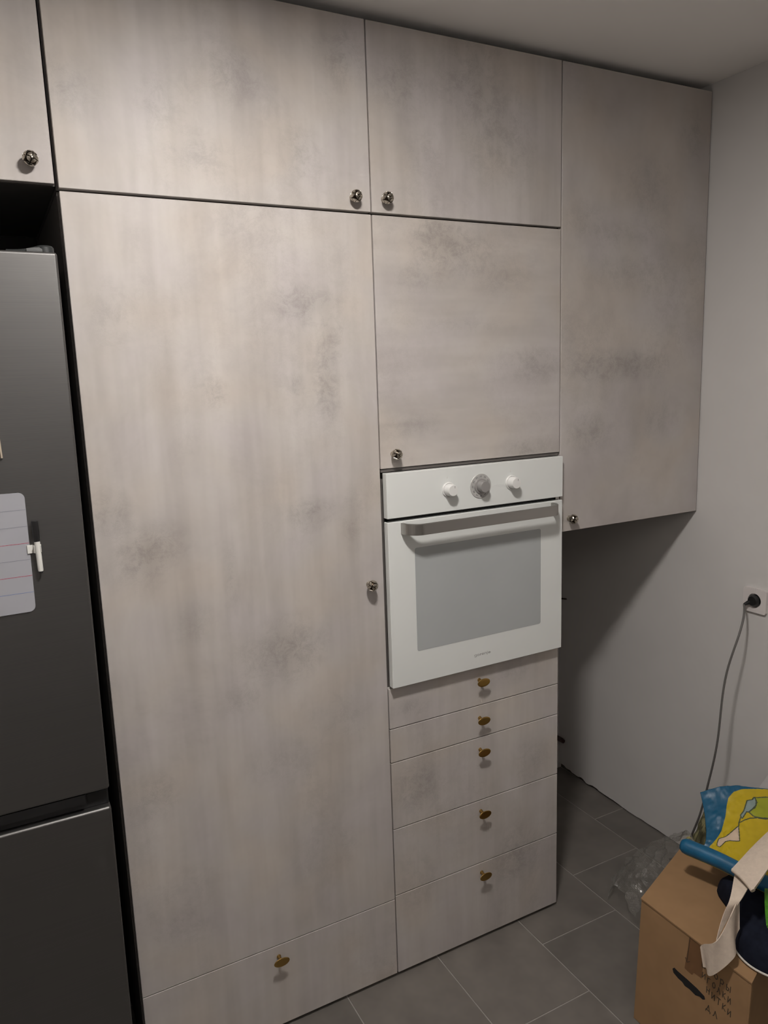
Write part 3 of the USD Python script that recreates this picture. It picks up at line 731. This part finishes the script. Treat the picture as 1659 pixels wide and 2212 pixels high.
# ---------------------------------------------------------------- blue and yellow printed bag lying on the heap
G = np.array([[[0.695, -0.479, 0.46], [0.7, -0.534, 0.46], [0.698, -0.595, 0.46], [0.72, -0.679, 0.455], [0.755, -0.798, 0.445]],
              [[0.737, -0.452, 0.49], [0.780, -0.480, 0.5], [0.805, -0.532, 0.505], [0.860, -0.600, 0.5], [0.902, -0.704, 0.49]],
              [[0.799, -0.378, 0.535], [0.849, -0.411, 0.555], [0.895, -0.443, 0.56], [0.963, -0.503, 0.555], [1.043, -0.613, 0.54]]])
pb = thing('shopping_bag', 'blue and yellow printed plastic shopping bag with a rolled blue edge on the heap', 'bag', (0.8, -0.55, 0.4))
P, N, u, v = grid_sheet(G, 0, 220, 240)
if N[..., 2].mean() < 0:
    N = -N
UU, VV = np.meshgrid(u, v, indexing='ij')
P = P + N * (0.010 * (meshkit.fbm(np.stack([UU * 5, VV * 7, UU * 0], -1), 3, 9) - 0.5))[..., None]
puff = 0.004 + 0.018 * (np.sin(np.pi * np.clip(UU, 0, 1)) * np.sin(np.pi * np.clip(VV, 0, 1))) ** 0.5
pm = close_sheet(P, N, puff)
# flat print in the sheet's own u (front to back), v (left to right) coordinates
blue, yellow, green, pink, pale, ink = (0.003, 0.075, 0.155), (0.43, 0.315, 0.006), (0.27, 0.29, 0.012), (0.52, 0.40, 0.30), (0.20, 0.26, 0.25), (0.045, 0.06, 0.03)
yel = Polygon([(-0.02, 0.05), (0.079, 0.068), (0.263, 0.137), (0.379, 0.189), (0.595, 0.247), (0.759, 0.274), (0.852, 0.308), (0.926, 0.387), (0.961, 0.485), (0.985, 0.60), (1.0, 0.75), (1.02, 1.1), (-0.02, 1.1)]).buffer(-.03).buffer(.03)
grn = Polygon([(0.699, 0.513), (0.665, 0.544), (0.650, 0.594), (0.655, 0.66), (0.67, 0.80), (0.90, 0.82), (0.894, 0.67), (0.871, 0.6), (0.87, 0.572), (0.821, 0.590), (0.751, 0.566)]).buffer(-.006).buffer(.01)
cuff = Polygon([(0.641, 0.426), (0.704, 0.465), (0.825, 0.508), (0.84, 0.554), (0.873, 0.573), (0.834, 0.581), (0.779, 0.571), (0.731, 0.536), (0.701, 0.508), (0.701, 0.487), (0.613, 0.441)]).buffer(-.002).buffer(.004)
foot = Polygon([(0.171, 0.149), (0.254, 0.163), (0.306, 0.259), (0.4, 0.337), (0.498, 0.4), (0.313, 0.42), (0.27, 0.317), (0.235, 0.26), (0.114, 0.19), (0.119, 0.155)]).buffer(-.004).buffer(.006)
leg = union_all([LineString([(0.5, 0.405), (0.545, 0.405), (0.587, 0.452), (0.631, 0.518), (0.655, 0.585), (0.66, 0.70)]), LineString([(0.545, 0.405), (0.64, 0.431)])])
import shapely
uvp = shapely.points(UU.ravel(), VV.ravel())
col = np.tile(np.array(blue), (UU.size, 1))
col[shapely.contains(yel, uvp)] = yellow
for sh_, c in ((grn, green), (cuff, pale), (foot, pink)):
    col[shapely.contains(sh_, uvp)] = c
    col[shapely.distance(sh_.boundary, uvp) < 0.0055] = ink
col[shapely.distance(leg, uvp) < 0.0055] = ink
under = np.tile(np.array(blue), (UU.size, 1))
pp = part(pb, 'printed_panel', pm, 'bag_print', smooth=True, label='yellow panel with green and pink printed shapes')
pv = UsdGeom.PrimvarsAPI(stage.GetPrimAtPath(pp)).CreatePrimvar('print_color', Sdf.ValueTypeNames.Color3fArray, 'vertex')
pv.Set(Vt.Vec3fArray.FromNumpy(np.vstack([col, under]).astype(np.float32)))
rl = spline([(0.6600, -0.4370, 0.4530), (0.6730, -0.480, 0.4530), (0.6880, -0.530, 0.4525), (0.7000, -0.580, 0.450), (0.7150, -0.645, 0.447), (0.74, -0.73, 0.442)], 40)
part(pb, 'rolled_edge', tube(rl, np.r_[0.014, 0.0195, np.full(34, 0.0205), np.full(4, 0.0195)], 20), 'bag_blue', smooth=60, label='rolled blue edge')
part(pb, 'inner_lip', tube(rl[2:30] + np.array([-0.004, 0.0, -0.0195]), 0.0035, 8), 'yellow_plastic', smooth=60)

# ---------------------------------------------------------------- cream canvas sleeve and strap lying over the bags
cs = thing('canvas_strap', 'cream canvas strap with a folded loop hanging over the front of the cardboard box', 'strap', (0.6, -0.67, 0.45))
SG = np.array([[[0.575, -0.714, 0.527], [0.585, -0.679, 0.534], [0.594, -0.643, 0.532]],
               [[0.648, -0.699, 0.545], [0.666, -0.664, 0.552], [0.677, -0.628, 0.545]],
               [[0.746, -0.680, 0.555], [0.760, -0.646, 0.562], [0.770, -0.611, 0.553]],
               [[0.959, -0.651, 0.565], [1.000, -0.604, 0.570], [1.046, -0.557, 0.562]]])
P, N, u, v = grid_sheet(SG, 0, 40, 20)
if N[..., 2].mean() < 0: N = -N
part(cs, 'sleeve', close_sheet(P, N, 0.012), 'cream_canvas', smooth=50, label='wide cream canvas sleeve with a hem')
hem = P[1] + N[1] * 0.0005
part(cs, 'hem', tube(np.vstack([P[0], ])[::1] - N[0] * 0.006, 0.0062, 8), 'cream_canvas', smooth=60)
RA = np.array([[[0.606, -0.650, 0.519], [0.600, -0.694, 0.519]],
               [[0.595, -0.648, 0.513], [0.588, -0.692, 0.513]],
               [[0.541, -0.680, 0.500], [0.548, -0.702, 0.500]],
               [[0.517, -0.685, 0.470], [0.536, -0.693, 0.470]],
               [[0.500, -0.686, 0.435], [0.510, -0.689, 0.435]],
               [[0.485, -0.692, 0.410], [0.492, -0.690, 0.410]]])
P, N, u, v = grid_sheet(RA, 0, 40, 8)
sA = close_sheet(P, N, 0.0025)
RB = np.array([[[0.473, -0.657, 0.376], [0.472, -0.669, 0.331]],
               [[0.471, -0.676, 0.398], [0.470, -0.683, 0.328]],
               [[0.473, -0.697, 0.419], [0.472, -0.697, 0.332]],
               [[0.500, -0.699, 0.446], [0.500, -0.723, 0.380]],
               [[0.530, -0.697, 0.482], [0.530, -0.705, 0.388]],
               [[0.556, -0.690, 0.500], [0.556, -0.698, 0.420]]])
P, N, u, v = grid_sheet(RB, 0, 60, 12)
sB = close_sheet(P, N, 0.0025)
part(cs, 'strap', [sA, sB], 'cream_canvas', smooth=50, label='twisted cream strap loop')

# ---------------------------------------------------------------- white carrier bag between box and wall, green pack
wb2 = thing('carrier_bag', 'white carrier bag standing against the right wall behind the yellow print', 'bag', (1.05, -0.55, 0))
rings = []
for z, s in [(z_, np.interp(z_, [0.002, 0.02, 0.15, 0.30, 0.42, 0.48], [0.85, 0.95, 1.0, 0.93, 0.80, 0.52])) for z_ in np.r_[0.002, np.linspace(0.02, 0.48, 22)]]:
    R = ring(np.array([(0.93, -0.50, z), (0.95, -0.70, z), (1.06, -0.80, z), (1.17, -0.70, z), (1.175, -0.48, z), (1.08, -0.42, z)]), 60)
    c = R.mean(0)
    R = c + (R - c) * np.array([s, s, 1])
    R += (meshkit.fbm(R * np.array([26, 26, 5]), 4, 6)[:, None] - 0.5) * np.array([[0.055, 0.055, 0.0]])
    R[:, 0] = np.minimum(R[:, 0], 1.185)
    rings.append(R)
part(wb2, 'body', loft(rings), 'white_bag', smooth=70)
WG = np.array([[[1.100, -0.350, 0.440], [1.105, -0.400, 0.430], [1.11, -0.50, 0.42]],
               [[1.102, -0.365, 0.478], [1.112, -0.420, 0.50], [1.12, -0.51, 0.50]],
               [[1.104, -0.382, 0.512], [1.118, -0.440, 0.585], [1.13, -0.52, 0.62]]])
P, N, u, v = grid_sheet(WG, 0, 24, 24)
part(wb2, 'handle_flap', close_sheet(P, N, 0.004), 'white_bag', smooth=60, label='white flap rising from the bag')
gp = single('snack_packet', close_sheet(*(lambda q: (q[0], q[1] if q[1][..., 2].mean() > 0 else -q[1]))(grid_sheet(np.array([[[0.673, -0.676, 0.468], [0.70, -0.715, 0.470], [0.72, -0.76, 0.466]], [[0.622, -0.713, 0.464], [0.65, -0.745, 0.475], [0.66, -0.79, 0.462]], [[0.574, -0.752, 0.458], [0.59, -0.775, 0.462], [0.60, -0.82, 0.455]]]), 0, 20, 20)[:2]), 0.008), 'green_pack', 'small green plastic packet at the right frame edge on the navy bag', 'packet', smooth=60)

# ---------------------------------------------------------------- bubble wrap and yellow film behind the box
bw = thing('bubble_wrap', 'crumpled clear bubble wrap sheet behind the left side of the cardboard box', 'bubble wrap', (0.85, -0.15, 0))
BG = np.array([[[0.760, -0.088, 0.010], [0.790, -0.100, 0.055], [0.745, -0.215, 0.045]],
               [[0.885, -0.020, 0.045], [0.829, -0.118, 0.115], [0.772, -0.232, 0.115]],
               [[0.928, -0.079, 0.140], [0.867, -0.173, 0.185], [0.815, -0.262, 0.20]],
               [[0.914, -0.194, 0.240], [0.862, -0.240, 0.265], [0.815, -0.312, 0.29]],
               [[0.884, -0.288, 0.325], [0.850, -0.320, 0.340], [0.820, -0.345, 0.355]]])
P, N, u, v = grid_sheet(BG, 0, 420, 240)
if N[..., 2].mean() < 0: N = -N
UU, VV = np.meshgrid(u, v, indexing='ij')
fold = 0.075 * (0.25 - np.abs(meshkit.fbm(np.stack([UU * 5, VV * 3.4, UU * 0 + 2], -1), 3, 21) - 0.5)) + 0.010 * (meshkit.fbm(np.stack([UU * 22, VV * 13, UU * 0 + 7], -1), 3, 5) - 0.5)
cu, cv = UU * 62, VV * 34 + 0.5 * (np.floor(UU * 62) % 2)
rad = np.hypot(cu - np.floor(cu) - 0.5, cv - np.floor(cv) - 0.5)
dome = 0.0009 * np.clip(1 - (rad / 0.5) ** 2, 0, 1)
P = P + N * (fold + dome)[..., None]
P[..., 2] = np.maximum(P[..., 2], 0.004)
part(bw, 'sheet', close_sheet(P, N, 0.0006), 'bubble_film', smooth=True)
yf = thing('plastic_film', 'crumpled pale yellow plastic film between the wall and the printed bag', 'plastic film', (1.08, -0.13, 0))
FG = np.array([[[1.150, -0.045, 0.006], [1.140, -0.110, 0.006], [1.130, -0.190, 0.006]],
               [[1.135, -0.098, 0.150], [1.130, -0.139, 0.170], [1.130, -0.185, 0.180]],
               [[1.140, -0.138, 0.262], [1.135, -0.158, 0.278], [1.135, -0.190, 0.285]]])
P, N, u, v = grid_sheet(FG, 0, 60, 60)
UU, VV = np.meshgrid(u, v, indexing='ij')
P = P + N * (0.022 * (meshkit.fbm(np.stack([UU * 6, VV * 5, UU * 0], -1), 4, 31) - 0.5))[..., None]
P[..., 2] = np.maximum(P[..., 2], 0.002)
part(yf, 'sheet', close_sheet(P, N, 0.0005), 'yellow_film', smooth=True)
single('yellow_scrap', close_sheet(*grid_sheet(np.array([[[0.866, -0.276, 0.305], [0.874, -0.283, 0.316], [0.880, -0.296, 0.308]], [[0.860, -0.284, 0.310], [0.868, -0.292, 0.322], [0.874, -0.303, 0.312]], [[0.852, -0.296, 0.308], [0.860, -0.303, 0.316], [0.866, -0.312, 0.308]]]), 0, 14, 14)[:2], 0.004), 'yellow_plastic', 'small bright yellow plastic scrap on the bubble wrap by the blue roll', 'scrap', smooth=60)
